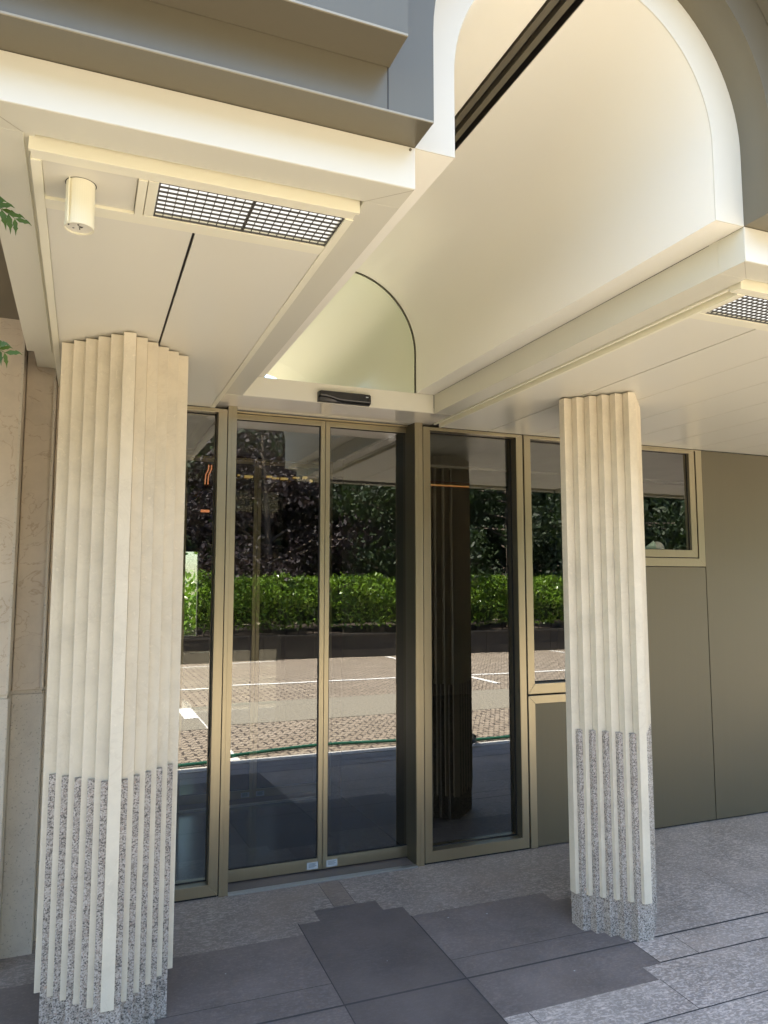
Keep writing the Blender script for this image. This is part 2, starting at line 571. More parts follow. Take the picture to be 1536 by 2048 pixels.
for i in range(len(xs) - 1):
    for j in range(len(ys) - 1):
        x0, x1, y0, y1 = xs[i], xs[i + 1], ys[j], ys[j + 1]
        g.cur = 4 if y1 <= -2.64 + 1e-6 else floor_mat((x0 + x1) / 2, (y0 + y1) / 2)
        g.quad((x0, y0, zf(y0)), (x1, y0, zf(y0)), (x1, y1, zf(y1)), (x0, y1, zf(y1)))
g.cur = 5
def joint(x0, x1, y0, y1):
    e = 0.0015
    g.quad((x0, y0, zf(y0) + e), (x1, y0, zf(y0) + e), (x1, y1, zf(y1) + e), (x0, y1, zf(y1) + e))
def jx(y, x0, x1, w=.005): joint(x0, x1, y - w / 2, y + w / 2)
def jy(x, y0, y1, w=.005): joint(x - w / 2, x + w / 2, y0, y1)
jx(-1.10, BX0, BX1, .011); jx(-1.285, 2.43, BX1, .008); jx(-1.61, 1.565, BX1, .006); jx(-1.95, BX0, BX1, .007)
jx(-0.94, BX0, 1.02, .003); jx(-0.95, 1.565, 2.33, .003); jx(-2.64, BX0, BX1, .012); jx(-2.9, BX0, BX1, .009)
jy(1.02, -2.64, -.41, .005); jy(1.565, -2.64, -.52, .006); jy(1.68, -1.61, -1.39, .003); jy(2.655, -1.285, -1.10, .003)
jy(2.335, -1.61, -1.39, .003); jy(2.43, -1.285, -1.10, .004); jy(3.35, -1.10, -.55, .002); jy(0.2, -1.95, -1.10, .004); jy(2.05, -1.95, -1.61, .003)
for x in (-.6, 1.3, 3.1, 4.9): jy(x, -2.9, -2.64, .004)
for x in (1.237, 1.353): jy(x, -.305, -.025, .0025)
jx(-.31, 1.128, 1.459, .003); jx(-.525, 1.565, 2.33, .002)
g.cur = 6
for px_, py_, rr_ in ((1.73, -.60, .004), (1.93, -.63, .0045), (2.03, -1.21, .004), (1.30, -.86, .0025), (2.9, -.9, .003), (.62, -.72, .0035), (2.75, -1.42, .003)):
    g.quad(*[(px_ + rr_ * cos(a_ * pi / 3) * (1.4 if a_ % 2 else .8), py_ + rr_ * sin(a_ * pi / 3), zf(py_) + .002) for a_ in range(6)])
tag(g.build('porch_floor', ['slate_dark', 'slate_mid', 'quartzite', 'slate_brown', 'granite_kerb', 'floor_joint', 'sticker', 'quartzite_shade'], fix=False), kind='structure')

# ------------------------------------------------------------------ stepped columns
S, GB = 0.0445, 0.0235
def stair_outline(ny, half, n=5):
    """stepped diamond, corners in order; half = half width of the tip face, ny = distance of tip face from centre"""
    pts = []
    # front tip going right/counter-clockwise
    q = []
    for k in range(n + 1):
        q.append((half + k * S, -ny + k * S))
        x, y = half + k * S, -ny + (k + 1) * S
        if k < n:                                   # added notch, shaped to deepen shade in the re-entrant corner
            q += [(x, y + .007), (x + .0034, y + .007), (x + .0034, y)]
        else:
            q.append((x, y))
    q = q[:-1]
    # q runs from front tip to right side, in the lower-right quadrant
    for r in range(4):
        c, s_ = cos(r * pi / 2), sin(r * pi / 2)
        pts += [(x * c - y * s_, x * s_ + y * c) for x, y in q]
    out = []
    for p in pts:
        if not out or (abs(p[0] - out[-1][0]) + abs(p[1] - out[-1][1])) > 1e-5:
            out.append(p)
    if abs(out[0][0] - out[-1][0]) + abs(out[0][1] - out[-1][1]) < 1e-5:
        out.pop()
    return out

def make_column():
    root = thing('stone_column', (0, 0, 0), 'x', 'column', 'stepped stone columns carrying the porch')
    ny = 0.0222 + 5 * S
    mb = MB(); mb.prism(stair_outline(ny, 0.0222), 0.122, FIELD - 0.005, 'z')
    mb.build('marble_shaft', 'column_marble', root, bevel=0.0009)
    mb = MB(); mb.prism([(0.185, 0), (0, 0.185), (-0.185, 0), (0, -0.185)], FIELD - 0.0049, FIELD + 0.012, 'z')  # added recess with dark core, draws a shade line under the ceiling
    mb.build('shade_line', 'seam', root)
    # granite core: convex corners sit in the re-entrant corners of the marble
    # marble re-entrant corner k (right): (h + k S, -ny + (k+1) S); granite corner = that + GB outwards
    h2 = 0.0222 + GB
    pts = []
    q = []
    for k in range(5):
        q.append((h2 + k * S, -ny + (k + 1) * S - GB))
        q.append((h2 + k * S, -ny + (k + 2) * S - GB))
    q = q[:-1]
    for r in range(4):
        c, s_ = cos(r * pi / 2), sin(r * pi / 2)
        pts += [(x * c - y * s_, x * s_ + y * c) for x, y in q]
    mb = MB(); mb.prism(pts, -0.09, 0.897, 'z')
    mb.build('granite_base', 'granite', root, bevel=0.0015)
    return root
c1 = make_column()
c1.location = (0.133, -0.890, 0)
c1['label'] = 'beige fluted stone column with granite strips, in front of the marble pier left of the sliding door'
c2 = copy_tree(c1)
c2.location = (2.505, -0.890, 0)
c2['label'] = 'beige fluted stone column with speckled granite foot, in front of the narrow window right of the door'

# ------------------------------------------------------------------ vault, mouldings, fascias
def arch_pts(r, a0, a1, n):
    return [(XC + r * cos(radians(a0 + (a1 - a0) * i / n)), ZC + r * sin(radians(a0 + (a1 - a0) * i / n))) for i in range(n + 1)]

canopy = thing('arched_canopy', (XC, YF, ZSP), 'cream arched barrel vault and stepped mouldings framing the porch above the door', 'canopy')
A0, A1 = 82.7, 96.6
mb = MB()
# right half of the liner and left half, with the slot between them
poly = [(XC + RI, ZSP)] + arch_pts(RI, 0, A0, 26) + arch_pts(RO, A0, 0, 26) + [(XC + RO, ZSP)]
mb.prism(poly, YF + .0041, YH, 'y')
poly = [(XC - RO, ZSP)] + arch_pts(RO, 180, A1, 26) + arch_pts(RI, A1, 180, 26) + [(XC - RI, ZSP)]
mb.prism(poly, YF + .0041, YH, 'y')
vault = mb.build('barrel_vault', 'vault_paint_lit', canopy, smooth=25)
# unbroken arch band at the front
mb = MB()
poly = [(XC + RI - .0005, ZSP)] + arch_pts(RI - .0005, 0, 180, 52) + [(XC - RI + .0005, ZSP), (XC - RO, ZSP)] + arch_pts(RO, 180, 0, 52) + [(XC + RO, ZSP)]
mb.prism(poly, YF, YF + .004, 'y')
mb.build('arch_band', 'cream_paint', canopy, smooth=25)
# linear slot diffuser
mb = MB(); mb.cur = 0
zt = ZC + RI
mb.box(XC - 0.062, XC + 0.066, YF + 0.006, YH - 0.02, zt + 0.065, zt + 0.09)
mb.box(XC - 0.066, XC - 0.0515, YF + 0.006, YH - 0.02, zt - 0.002, zt + 0.065)
mb.box(XC + 0.0565, XC + 0.068, YF + 0.006, YH - 0.02, zt - 0.002, zt + 0.065)
mb.cur = 1
for xa, xb in ((-0.041, -0.017), (0.004, 0.027)):
    mb.box(XC + xa, XC + xb, YF + 0.007, -1.30, zt - 0.006, zt + 0.018)
    mb.box(XC + xa, XC + xb, -1.298, YH - 0.02, zt - 0.006, zt + 0.018)
mb.build('slot_diffuser', ['interior_dark', 'moulding_paint'], vault)

def arch_plate(mb, x0, x1, zb, zt, y0, y1, r, n=40):
    poly = [(x0, zb), (XC - r, zb)] + arch_pts(r, 180, 0, n) + [(XC + r, zb), (x1, zb), (x1, zt), (x0, zt)]
    mb.prism(poly, y0, y1, 'y')
mb = MB(); arch_plate(mb, BX0, BX1, ZSP + 0.001, 3.62, YM1, YF + 0.03, RO + 0.0005)
low = mb.build('lower_moulding', 'moulding_paint', canopy, smooth=25)
mb = MB(); arch_plate(mb, BX0, BX1, Z2, 4.3, YM2, YM1 - 0.0015, RM)
um = mb.build('upper_moulding', 'moulding_paint', canopy, smooth=25)
for xa, xb in ((BX0, XC - RM - .001), (XC + RM + .001, BX1)):  # added pale strips, edge highlight of the upper moulding painted in
    mb = MB(); mb.box(xa, xb, YM2 - .0018, YM2 + .002, Z2 - .0014, Z2 + .0036)
    mb.build('bead_or_highlight', 'bead_or_highlight', um)
for x in (XC - RM - 0.003, XC + RM + 0.003):
    mb = MB(); mb.box(x - 0.0012, x + 0.0012, YM1 - 0.0008, YM1 + 0.002, ZSP + 0.001, Z2)
    mb.build('panel_seam', 'seam', low)
for xa, xb in ((BX0, XC - RO - .001), (XC + RO + .001, BX1)):  # added pale strips, edge highlight of the lower moulding painted in
    mb = MB(); mb.box(xa, xb, YM1 - .0018, YM1 + .002, ZSP - .0004, ZSP + .0042)
    mb.build('bead_or_highlight', 'bead_or_highlight', low)
mb = MB()
mb.box(-0.255, XL, YF, YF + 0.004, HS, ZSP)
fl = mb.build('fascia', 'cream_paint', canopy, bevel=0.002)
mb = MB()
for x, z in ((XL - 0.014, ZSP - 0.008),):
    mb.tube([(x, YF + 0.001, z), (x, YF - 0.003, z)], 0.0035, 10)
mb.build('screw', 'moulding_paint', fl)
mb = MB(); mb.box(XR, BX1, YF, YF + 0.004, HS, ZSP)
mb.build('fascia', 'cream_paint', canopy, bevel=0.002)

# upper storey mass that shades the porch
up = thing('upper_storey', (3, 1, 3.62), 'bronze upper storey of the building above the porch', 'building')
mb = MB(); mb.box(BX0, BX1, YM1, 6.2, 3.63, 4.3)
mb.build('wall', 'moulding_paint', up)
mb = MB(); mb.box(BX0 - .1, BX1 + .1, YM2 - .08, 6.3, 4.301, 4.42)
mb.build('roof', 'roofing', up)
mb = MB(); mb.box(BX0, -0.262, YF + 0.01, 0.0, 2.80, 3.6)
tag(mb.build('side_soffit', 'moulding_paint'), 'dark bronze soffit beside the porch above the marble pier', 'soffit')

# fanlight
fan = thing('fanlight', (XC, YH, ZSP), 'arched greenish glass fanlight above the door header', 'fanlight')
mb = MB()
rg = RI - 0.0018
pts = [(XC + rg, ZSP + 0.002)] + arch_pts(rg, 0, 180, 48) + [(XC - rg, ZSP + 0.002)]
mb.quad(*[(x, YH + 0.012, z) for x, z in pts])
mb.build('glass_pane', 'fanlight_glass', fan, fix=False)
mb = MB()
a = [(XC + RI, ZSP + .002)] + arch_pts(RI, 0, 180, 48) + [(XC - RI, ZSP + .002)]
b2 = [(XC + rg - .0015, ZSP + .002)] + arch_pts(rg - .0015, 0, 180, 48) + [(XC - rg + .0015, ZSP + .002)]
for i in range(len(a) - 1):
    mb.quad((a[i][0], YH + .006, a[i][1]), (a[i + 1][0], YH + .006, a[i + 1][1]), (b2[i + 1][0], YH + .006, b2[i + 1][1]), (b2[i][0], YH + .006, b2[i][1]))
mb.build('gasket', 'reveal_bronze', fan)
mb = MB()
poly = [(XC + RI + .003, ZSP)] + arch_pts(RI + .003, 0, 180, 40) + [(XC - RI - .003, ZSP)] + \
       [(XC - RO, ZSP)] + arch_pts(RO, 180, 0, 40) + [(XC + RO, ZSP)]
mb.prism(poly, YH + 0.02, 1.6, 'y')
mb.quad((XC - .5, 1.6, ZSP), (XC + .5, 1.6, ZSP), (XC + .5, 1.6, 3.45), (XC - .5, 1.6, 3.45))
iv = mb.build('inner_vault', 'cream_paint', fan, smooth=25)

# header over the door
hd = thing('door_header', (XC, YH, HS), 'cream header box with glossy underside above the sliding door', 'header')
mb = MB(); mb.box(XL + .0005, XR - .0005, YH, 0.10, HS + 0.004, ZSP - 0.001)
mb.build('fascia', 'cream_paint', hd, bevel=0.0015)
mb = MB(); mb.box(0.6375, 1.9525, YH + .0008, 0.055, HS, HS + 0.0035)
mb.build('underside_panel', 'header_paint', hd)
mb = MB(); mb.box(XR - 0.002, XR + .001, YH - .001, YH + .012, HS + .03, ZSP)
mb.build('seam', 'seam', hd)

# wall closing above facade
mb = MB()
mb.box(BX0, XL - .001, 0.0, 0.12, HS + 0.001, 3.62)
mb.box(XR + .001, BX1, 0.0, 0.12, HS + 0.001, 3.62)
tag(mb.build('lintel_wall', 'interior_wall'), 'dark lintel wall hidden above the porch ceiling over the glazing', 'wall')

# ------------------------------------------------------------------ porch ceilings
def eggcrate(name, parent, x0, x1, y0, y1, zb, zt, split=None):
    """dark egg-crate louvre under a lit diffuser"""
    mb = MB()
    d = 0.0046
    parts = [(x0, x1)] if split is None else [(x0, split - .0003), (split + .0003, x1)]
    for a, b_ in parts:
        mb.box(a, a + .0035, y0, y1, zb, zb + d); mb.box(b_ - .0035, b_, y0, y1, zb, zb + d)
        ny_ = 8
        for j in range(ny_ + 1):
            y = y0 + (y1 - y0) * j / ny_
            y = min(max(y, y0 + .0015), y1 - .0015)
            mb.box(a + .0035, b_ - .0035, y - .0014, y + .0014, zb, zb + d)
        nx_ = max(1, round((b_ - a) / 0.0238))
        for i in range(1, nx_):
            x = a + (b_ - a) * i / nx_
            mb.box(x - .0009, x + .0009, y0, y1, zb + .0006, zb + d - .0006)
    gr = mb.build(name, 'grille_metal', parent)
    mb = MB(); mb.quad((x0, y0, zt), (x0, y1, zt), (x1, y1, zt), (x1, y0, zt))
    mb.build('diffuser', 'lamp_white', gr, fix=False)
    return gr

def ceiling(label, x0, x1, fx0, fx1, seams, gx0, gx1, split, left):
    root = thing('porch_ceiling', ((x0 + x1) / 2, -1.2, HS), label, 'ceiling')
    # frame strips
    mb = MB()
    mb.box(x0, x1, YF + .0045, -2.3358, HS, ZSP - .0005)
    sy = YH - .0015
    if left:
        mb.box(x0, -0.158, -2.3355, -0.657, HS, ZSP - .002)
        mb.box(fx1 + .0035, x1, -2.3355, sy, HS, ZSP + .06)
    else:
        mb.box(x0, fx0 - .0035, -2.3355, sy, HS, ZSP + .06)
    mb.box(x0 + .02, x1 - .02, -2.336, -.3, HS + .032, HS + .04)
    mb.box(x0 + .02, x0 + (.12 if left else .13), -2.336, -.66 if left else -.3, HS + .008, HS + .03)
    mb.build('frame', 'frame_paint_dim', root, bevel=0.0012)
    for (xa, ya, xb, yb) in (((fx1 + .0035, -2.337, x1 - .001, YF + .005), (-0.158, -2.337, x0 + .001, YF + .005)) if left else ((fx0 - .0035, -2.337, x0 + .001, YF + .005),)):
        dx_, dy_ = xb - xa, yb - ya
        l_ = math.hypot(dx_, dy_); nx2, ny2 = -dy_ / l_ * .0006, dx_ / l_ * .0006
        mb = MB(); mb.prism([(xa - nx2, ya - ny2), (xb - nx2, yb - ny2), (xb + nx2, yb + ny2), (xa + nx2, ya + ny2)], HS - .0004, HS + .001, 'z')
        mb.build('mitre_joint', 'bead_or_highlight', root)
    # hung field: rim bead and panels
    fy0 = -2.313
    mb = MB()
    rim = 0.024 if left else 0.052
    mb.box(fx0, fx1, fy0, fy0 + 0.010, FIELD - 0.002, HS + .03)             # front lip
    mb.box(fx0 + .004, fx1 - .004, fy0 + .010, fy0 + .05, FIELD + .004, HS + .03)
    if left:
        mb.box(fx0 + .0008, fx0 + rim, fy0 + .05, -0.0, FIELD + 0.001, HS + .03)
    else:
        mb.box(fx0 + .0008, fx0 + .014, fy0 + .05, -0.0, HS - .006, HS + .03)
        mb.box(fx0 + .0141, fx0 + .0369, fy0 + .05, -0.0, HS + .012, HS + .03)
        mb.box(fx0 + .037, fx0 + rim, fy0 + .05, -0.0, FIELD + 0.001, HS + .03)
    if left: mb.box(fx1 - rim, fx1 - .0008, fy0 + .05, -0.0, FIELD + 0.001, HS + .03)
    mb.box(fx0 + rim, (fx1 - rim) if left else fx1, -2.082, -2.032, FIELD + .002, HS + .03)   # cross trim
    mb.build('trim', 'trim_paint', root, bevel=0.001)
    mb = MB()
    edges = [fx0 + rim + .001] + seams + [(fx1 - rim - .001) if left else fx1]
    for k in range(len(edges) - 1):
        w = 0.004 if (left or k == 0) else 0.0015
        wl = 0.004 if (left or k == 1) else 0.0015
        mb.box(edges[k] + (wl if k else 0), edges[k + 1] - (w if k < len(edges) - 2 else 0), -2.031, -0.002, FIELD + .003, FIELD + .012)
    mb.build('panel', 'cream_panel_lit', root, bevel=0.0008)
    mb = MB(); mb.box(fx0 + rim, fx1, -2.03, -.003, FIELD + .016, FIELD + .02)
    mb.build('backing', 'seam', root)
    # louvre light bay
    mb = MB()
    if left:
        mb.box(fx0 + rim + .001, 0.087, -2.2615, -2.083, FIELD + .010, FIELD + .02)
        mb.build('panel', 'cream_paint', root)
        mb = MB()
        mb.box(0.089, 0.110, -2.2615, -2.083, FIELD + .001, HS + .03)
        mb.box(0.112, gx0 - .001, -2.2615, -2.083, FIELD + .003, HS + .03)
        mb.build('trim', 'trim_paint', root, bevel=0.001)
    else:
        mb.box(fx0 + rim, gx0 - .001, -2.2615, -2.083, FIELD + .003, HS + .03)
        mb.build('trim', 'trim_paint', root, bevel=0.001)
    eggcrate('louvre', root, gx0, gx1, -2.2605, -2.084, FIELD + .005, FIELD + .021, split)
    mb = MB(); mb.box(x0, x1, -2.30, -.3, ZSP - .0019, ZSP + .01)
    mb.build('deck', 'interior_dark', root)
    return root
ceiling('cream panelled porch ceiling left of the vault with louvred lamp and downlight', -0.255, XL - .0005, -0.148, 0.634, [0.249], 0.137, 0.6095, 0.3705, True)
ceiling('cream boarded porch ceiling right of the vault with a long louvred lamp', XR + .0005, BX1, 1.956, BX1,
        [2.334, 2.664, 2.994, 3.324, 3.654, 3.984, 4.314, 4.644, 4.974, 5.304, 5.634, 5.964], 2.030, 3.0, 2.50, False)

# can downlight
dl = thing('can_downlight', (-0.040, -2.172, FIELD + .01), 'cream cylindrical downlight with a cracked lens hanging from the left porch ceiling', 'downlight')
mb = MB()
cx, cy, r1, zb, zt = -0.040, -2.172, 0.0335, 2.463, FIELD + .0095
n = 40
for k in range(n):
    a, b_ = 2 * pi * k / n, 2 * pi * (k + 1) / n
    P = lambda an, r, zz: (cx + r * cos(an), cy + r * sin(an), zz)
    mb.quad(P(a, r1, zt), P(b_, r1, zt), P(b_, r1, zb), P(a, r1, zb))
    mb.quad(P(a, r1, zb), P(b_, r1, zb), P(b_, r1 - .002, zb), P(a, r1 - .002, zb))
    mb.quad(P(a, r1 - .002, zb), P(b_, r1 - .002, zb), P(b_, r1 - .002, zb + .05), P(a, r1 - .002, zb + .05))
    mb.quad(P(a, r1 + .0008, zb + .012), P(b_, r1 + .0008, zb + .012), P(b_, r1 + .0008, zb), P(a, r1 + .0008, zb))
can = mb.build('can', 'trim_paint', dl, smooth=40, fix=False)
mb = MB()
mb.box(cx - .027, cx - .0235, cy - .029, cy - .023, zb + .002, zt)
mb.build('seam_rib', 'trim_paint', can)
mb = MB()
mb.quad(*[(cx + (r1 - .002) * cos(2 * pi * k / n), cy + (r1 - .002) * sin(2 * pi * k / n), zb + .004) for k in range(n)][::-1])
ln = mb.build('lens', 'cream_paint', can, fix=False)
mb = MB()
def blob(px, py, r, seed, sx=1, sy=1):
    rr = random.Random(seed)
    mb.quad(*[(cx + px + sx * r * (0.6 + .6 * rr.random()) * cos(2 * pi * k / 12), cy + py + sy * r * (0.6 + .6 * rr.random()) * sin(2 * pi * k / 12), zb + .0032) for k in range(12)][::-1])
blob(.004, -.004, .0055, 1); blob(-.002, -.014, .0035, 2, .7, 1.4); blob(-.013, .006, .003, 3); blob(.001, .006, .003, 5, .5, 2.4); blob(-.024, -.010, .004, 6, .6, 1.3)
mb.build('crack', 'interior_dark', ln, fix=False)
mb = MB()
for k in range(n):
    a, b_ = 2 * pi * k / n, 2 * pi * (k + 1) / n
    P = lambda an, r, zz: (cx + r * cos(an), cy + r * sin(an), zz)
    mb.quad(P(a, r1 + .0005, FIELD + .0092), P(b_, r1 + .0005, FIELD + .0092), P(b_, r1 + .0025, FIELD + .0092), P(a, r1 + .0025, FIELD + .0092))
mb.build('gap_ring', 'seam', dl, fix=False)

# motion sensor over the door
ms = thing('door_sensor', (1.288, YH, 2.62), 'long black motion sensor bar on the cream header over the sliding door', 'sensor')
mb = MB()
x0, x1, z0, z1 = 1.140, 1.437, 2.5905, 2.6495
prof = lambda t_: (t_)
secs = 30
rings = []
for i in range(secs + 1):
    t_ = i / secs
    x = x0 + (x1 - x0) * t_
    k = 1.0 if 0.02 < t_ < 0.98 else 0.86
    wave = 0.5 * (1 + math.tanh((0.28 - t_) * 9))      # wavy lower lens swells to the left
    zl = z0 + 0.010 + 0.018 * wave
    dep = 0.040 * k
    zm = (z0 + z1) / 2
    ring = [(x, YH, zm + (z1 - zm) * k), (x, YH - dep, zm + (z1 - .003 - zm) * k), (x, YH - dep - .003, zl + .006), (x, YH - dep - .001, zl), (x, YH - dep + .012, zl - .005), (x, YH - dep + .016, z0 + .003), (x, YH - .01, z0), (x, YH, z0)]
    rings.append(ring)
for i in range(secs):
    for j in range(len(rings[0]) - 1):
        mb.quad(rings[i][j], rings[i + 1][j], rings[i + 1][j + 1], rings[i][j + 1])
mb.quad(*rings[0]); mb.quad(*rings[-1][::-1])
hs_ = mb.build('housing', 'black_plastic', ms, smooth=35)
mb = MB(); mb.box(1.405, 1.419, YH - .0445, YH - .0425, 2.628, 2.6325)
mb.build('badge', 'sticker', hs_)

# ------------------------------------------------------------------ facade joinery
def ring(mb, x0, x1, z0, z1, w, y0, y1, wt=None, wb=None):
    wt = w if wt is None else wt
    wb = w if wb is None else wb
    e = 0.0006
    i0, i1, j0, j1 = x0 + w, x1 - w, z0 + wb, z1 - wt
    mb.prism([(x0, z0 + e), (i0, j0 + e), (i0, j1 - e), (x0, z1 - e)], y0, y1, 'y')
    mb.prism([(x1, z0 + e), (x1, z1 - e), (i1, j1 - e), (i1, j0 + e)], y0, y1, 'y')
    if wb: mb.prism([(x0 + e, z0), (x1 - e, z0), (i1 - e, j0), (i0 + e, j0)], y0, y1, 'y')
    if wt: mb.prism([(x0 + e, z1), (i0 + e, j1), (i1 - e, j1), (x1 - e, z1)], y0, y1, 'y')

def pane(name, parent, x0, x1, z0, z1, y, mat='tinted_glass', tilt=0.0):
    mb = MB(); dx = math.tan(radians(tilt)) * (x1 - x0)
    mb.quad((x0, y, z0), (x1, y + dx, z0), (x1, y + dx, z1), (x0, y, z1))
    return mb.build(name, mat, parent, fix=False)

def gasket(parent, x0, x1, z0, z1, y, w=0.006):
    mb = MB(); ring(mb, x0, x1, z0, z1, w, y - .004, y + .004)
    return mb.build('gasket', 'gasket', parent)

ZT = FIELD + 0.0
def sliding_door(y, dx, label, glass):
    root = thing('sliding_door', (1.31 + dx, y, 0), label, 'door')
    J0, J1, J2, J3 = 0.7082 + dx, 0.7560 + dx, 1.8330 + dx, 1.8815 + dx
    for x0, x1 in ((J0, J1), (J2, J3)):
        mb = MB(); mb.box(x0, x1, y, y + .012, 0.001, HS - .0005)
        mb.box(x0 + .020, x1 - .006, y - .0022, y - .0001, 0.004, HS - .001)
        jb = mb.build('jamb', 'bronze', root, bevel=0.0008)
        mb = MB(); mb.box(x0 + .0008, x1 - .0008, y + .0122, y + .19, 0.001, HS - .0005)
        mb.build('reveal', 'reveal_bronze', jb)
    mb = MB(); mb.box(J1 + .0005, J2 - .0005, y + .10, y + .135, 2.5825, HS - .0005)
    mb.build('transom', 'bronze', root, bevel=0.0008)
    mb = MB(); mb.box(J1 + .0005, J2 - .0005, y - .014, y + .022, 0.0, 0.010)
    mb.build('threshold', 'alu', root, bevel=0.002)
    mb = MB(); mb.box(J1 + .0005, J2 - .0005, y + .0225, y + .20, -0.02, 0.004)
    mb.build('floor_track', 'slate_dark', root)
    yl = y + 0.140
    for side, (x0, x1, sx0, sx1) in enumerate(((0.735, 1.3095, 1.2825, 1.3095), (1.3125, 1.888, 1.3125, 1.3395))):
        x0 += dx; x1 += dx; sx0 += dx; sx1 += dx
        mb = MB()
        mb.box(sx0, sx1, yl, yl + .035, 0.012, 2.58)
        a, b_ = (x0, sx0) if side == 0 else (sx1, x1)
        mb.box(a, b_, yl + .0015, yl + .0335, 0.012, 0.073)
        mb.box(a, b_, yl + .0015, yl + .0335, 2.549, 2.58)
        if side == 0: mb.box(x0 - .03, x0, yl + .052, yl + .08, 0.012, 2.58)
        leaf = mb.build('door_leaf', 'bronze', root, bevel=0.0010)
        pane('glass_pane', leaf, a, b_, 0.073, 2.549, yl + .014, glass)
        gasket(leaf, a, b_, .073, 2.549, yl + .014)
        lx0 = (1.2205 if side == 0 else 1.3345) + dx
        mb = MB(); mb.box(lx0, lx0 + .0645, yl - .0012, yl - .0002, 0.0195, 0.0565)
        st = mb.build('sticker', 'sticker', leaf)
        for k, zz in enumerate((0.048, 0.042, 0.036, 0.030)):
            mb = MB(); mb.box(lx0 + .010, lx0 + .056 - .008 * (k % 2), yl - .0016, yl - .0012, zz, zz + .0028)
            if k == 0: pm = mb
            else:
                n_ = len(pm.v); pm.v += mb.v; pm.f += [tuple(q + n_ for q in f) for f in mb.f]; pm.m += mb.m
        pm.build('sticker_text', 'print', st)
    return root
sliding_door(0.0, 0.0, 'bronze framed double sliding glass door between the two columns', 'tinted_glass')
sliding_door(1.56, -0.065, 'inner bronze framed sliding glass door seen through the outer door', 'clear_glass')

# left fixed glazing
lw = thing('side_glazing', (0.3, 0, 0), 'bronze framed fixed glazing between the left column and the sliding door', 'window')
mb = MB(); ring(mb, -0.10, 0.7035, 0.012, ZT, 0.0485, 0.0, 0.115, wt=0.02, wb=0.055)
mb.build('frame', 'bronze', lw, bevel=0.001)
pane('glass_pane', lw, -0.052, 0.656, .066, ZT - .02, .065)
gasket(lw, -0.052, 0.656, .066, ZT - .02, .065)
mb = MB(); mb.box(0.7036, 0.7081, 0.012, 0.07, 0.002, ZT)
mb.build('joint', 'gasket', lw)
mb = MB(); mb.box(-.1, .7, 0.012, .06, 0.0, .0115); mb.build('shim', 'gasket', lw)

# right fixed glazing
rw = thing('side_glazing', (2.24, 0, 0), 'bronze framed fixed glazing just right of the sliding door', 'window')
mb = MB(); ring(mb, 1.8865, 2.5865, 0.012, ZT, 0.0465, 0.0, 0.115, wt=0.02, wb=0.062)
mb.build('frame', 'bronze', rw, bevel=0.001)
pane('glass_pane', rw, 1.933, 2.540, .074, ZT - .02, .065, tilt=0.2)
gasket(rw, 1.933, 2.540, .074, ZT - .02, .0652, .006)
mb = MB(); mb.box(2.5388, 2.5398, .004, .0595, .074, ZT - .02); mb.build('reveal', 'reveal_bronze', rw)  # dark strip painting the shade on the frame's inner side
mb = MB(); mb.box(1.8816, 1.8864, 0.012, 0.07, 0.002, ZT); mb.box(2.5866, 2.5974, 0.012, 0.07, 0.002, ZT)
mb.build('joint', 'gasket', rw)
mb = MB(); mb.box(1.887, 2.586, 0.012, .06, 0.0, .0115); mb.build('shim', 'gasket', rw)

# narrow window over a panel, behind right column
nw = thing('narrow_window', (2.9, 0, 0), 'bronze framed window over a solid panel, partly behind the right column', 'window')
mb = MB(); ring(mb, 2.5975, 3.20, 0.928, ZT, 0.049, 0.0, 0.115, wt=0.02, wb=0.062)
mb.build('frame', 'bronze', nw, bevel=0.001)
pane('glass_pane', nw, 2.6465, 3.151, .990, ZT - .02, .065, tilt=0.2)
gasket(nw, 2.6465, 3.151, .990, ZT - .02, .0652, .008)
mb = MB(); ring(mb, 2.5975, 3.20, 0.004, 0.917, 0.049, 0.0, 0.06, wb=0.0)
mb.build('panel_frame', 'bronze', nw, bevel=0.001)
mb = MB(); mb.box(2.649, 3.149, 0.006, 0.02, 0.010, 0.866)
mb.build('panel', 'bronze_panel', nw)
mb = MB(); mb.box(2.60, 3.2, 0.0605, .11, 0.004, 0.925); mb.build('backing', 'gasket', nw)

# high window right of the column
hw = thing('high_window', (3.64, 0, 1.73), 'short bronze framed window set high in the bronze wall right of the right column', 'window')
mb = MB(); ring(mb, 3.206, 4.080, 1.736, ZT, 0.056, 0.0, 0.07, wt=0.008, wb=0.056)
mb.build('frame', 'bronze', hw, bevel=0.001)
mb = MB(); ring(mb, 3.270, 4.0165, 1.7995, ZT - .009, 0.050, 0.004, 0.06, wt=0.02, wb=0.050)
mb.build('sash', 'bronze', hw, bevel=0.001)
mb = MB(); ring(mb, 3.262, 4.0245, 1.7915, ZT - .008, 0.0085, 0.02, 0.05, wt=0.001); mb.build('gap', 'gasket', hw)
pane('glass_pane', hw, 3.320, 3.967, 1.849, ZT - .029, .03, 'window_glass')
gasket(hw, 3.320, 3.967, 1.849, ZT - .029, .03, .005)

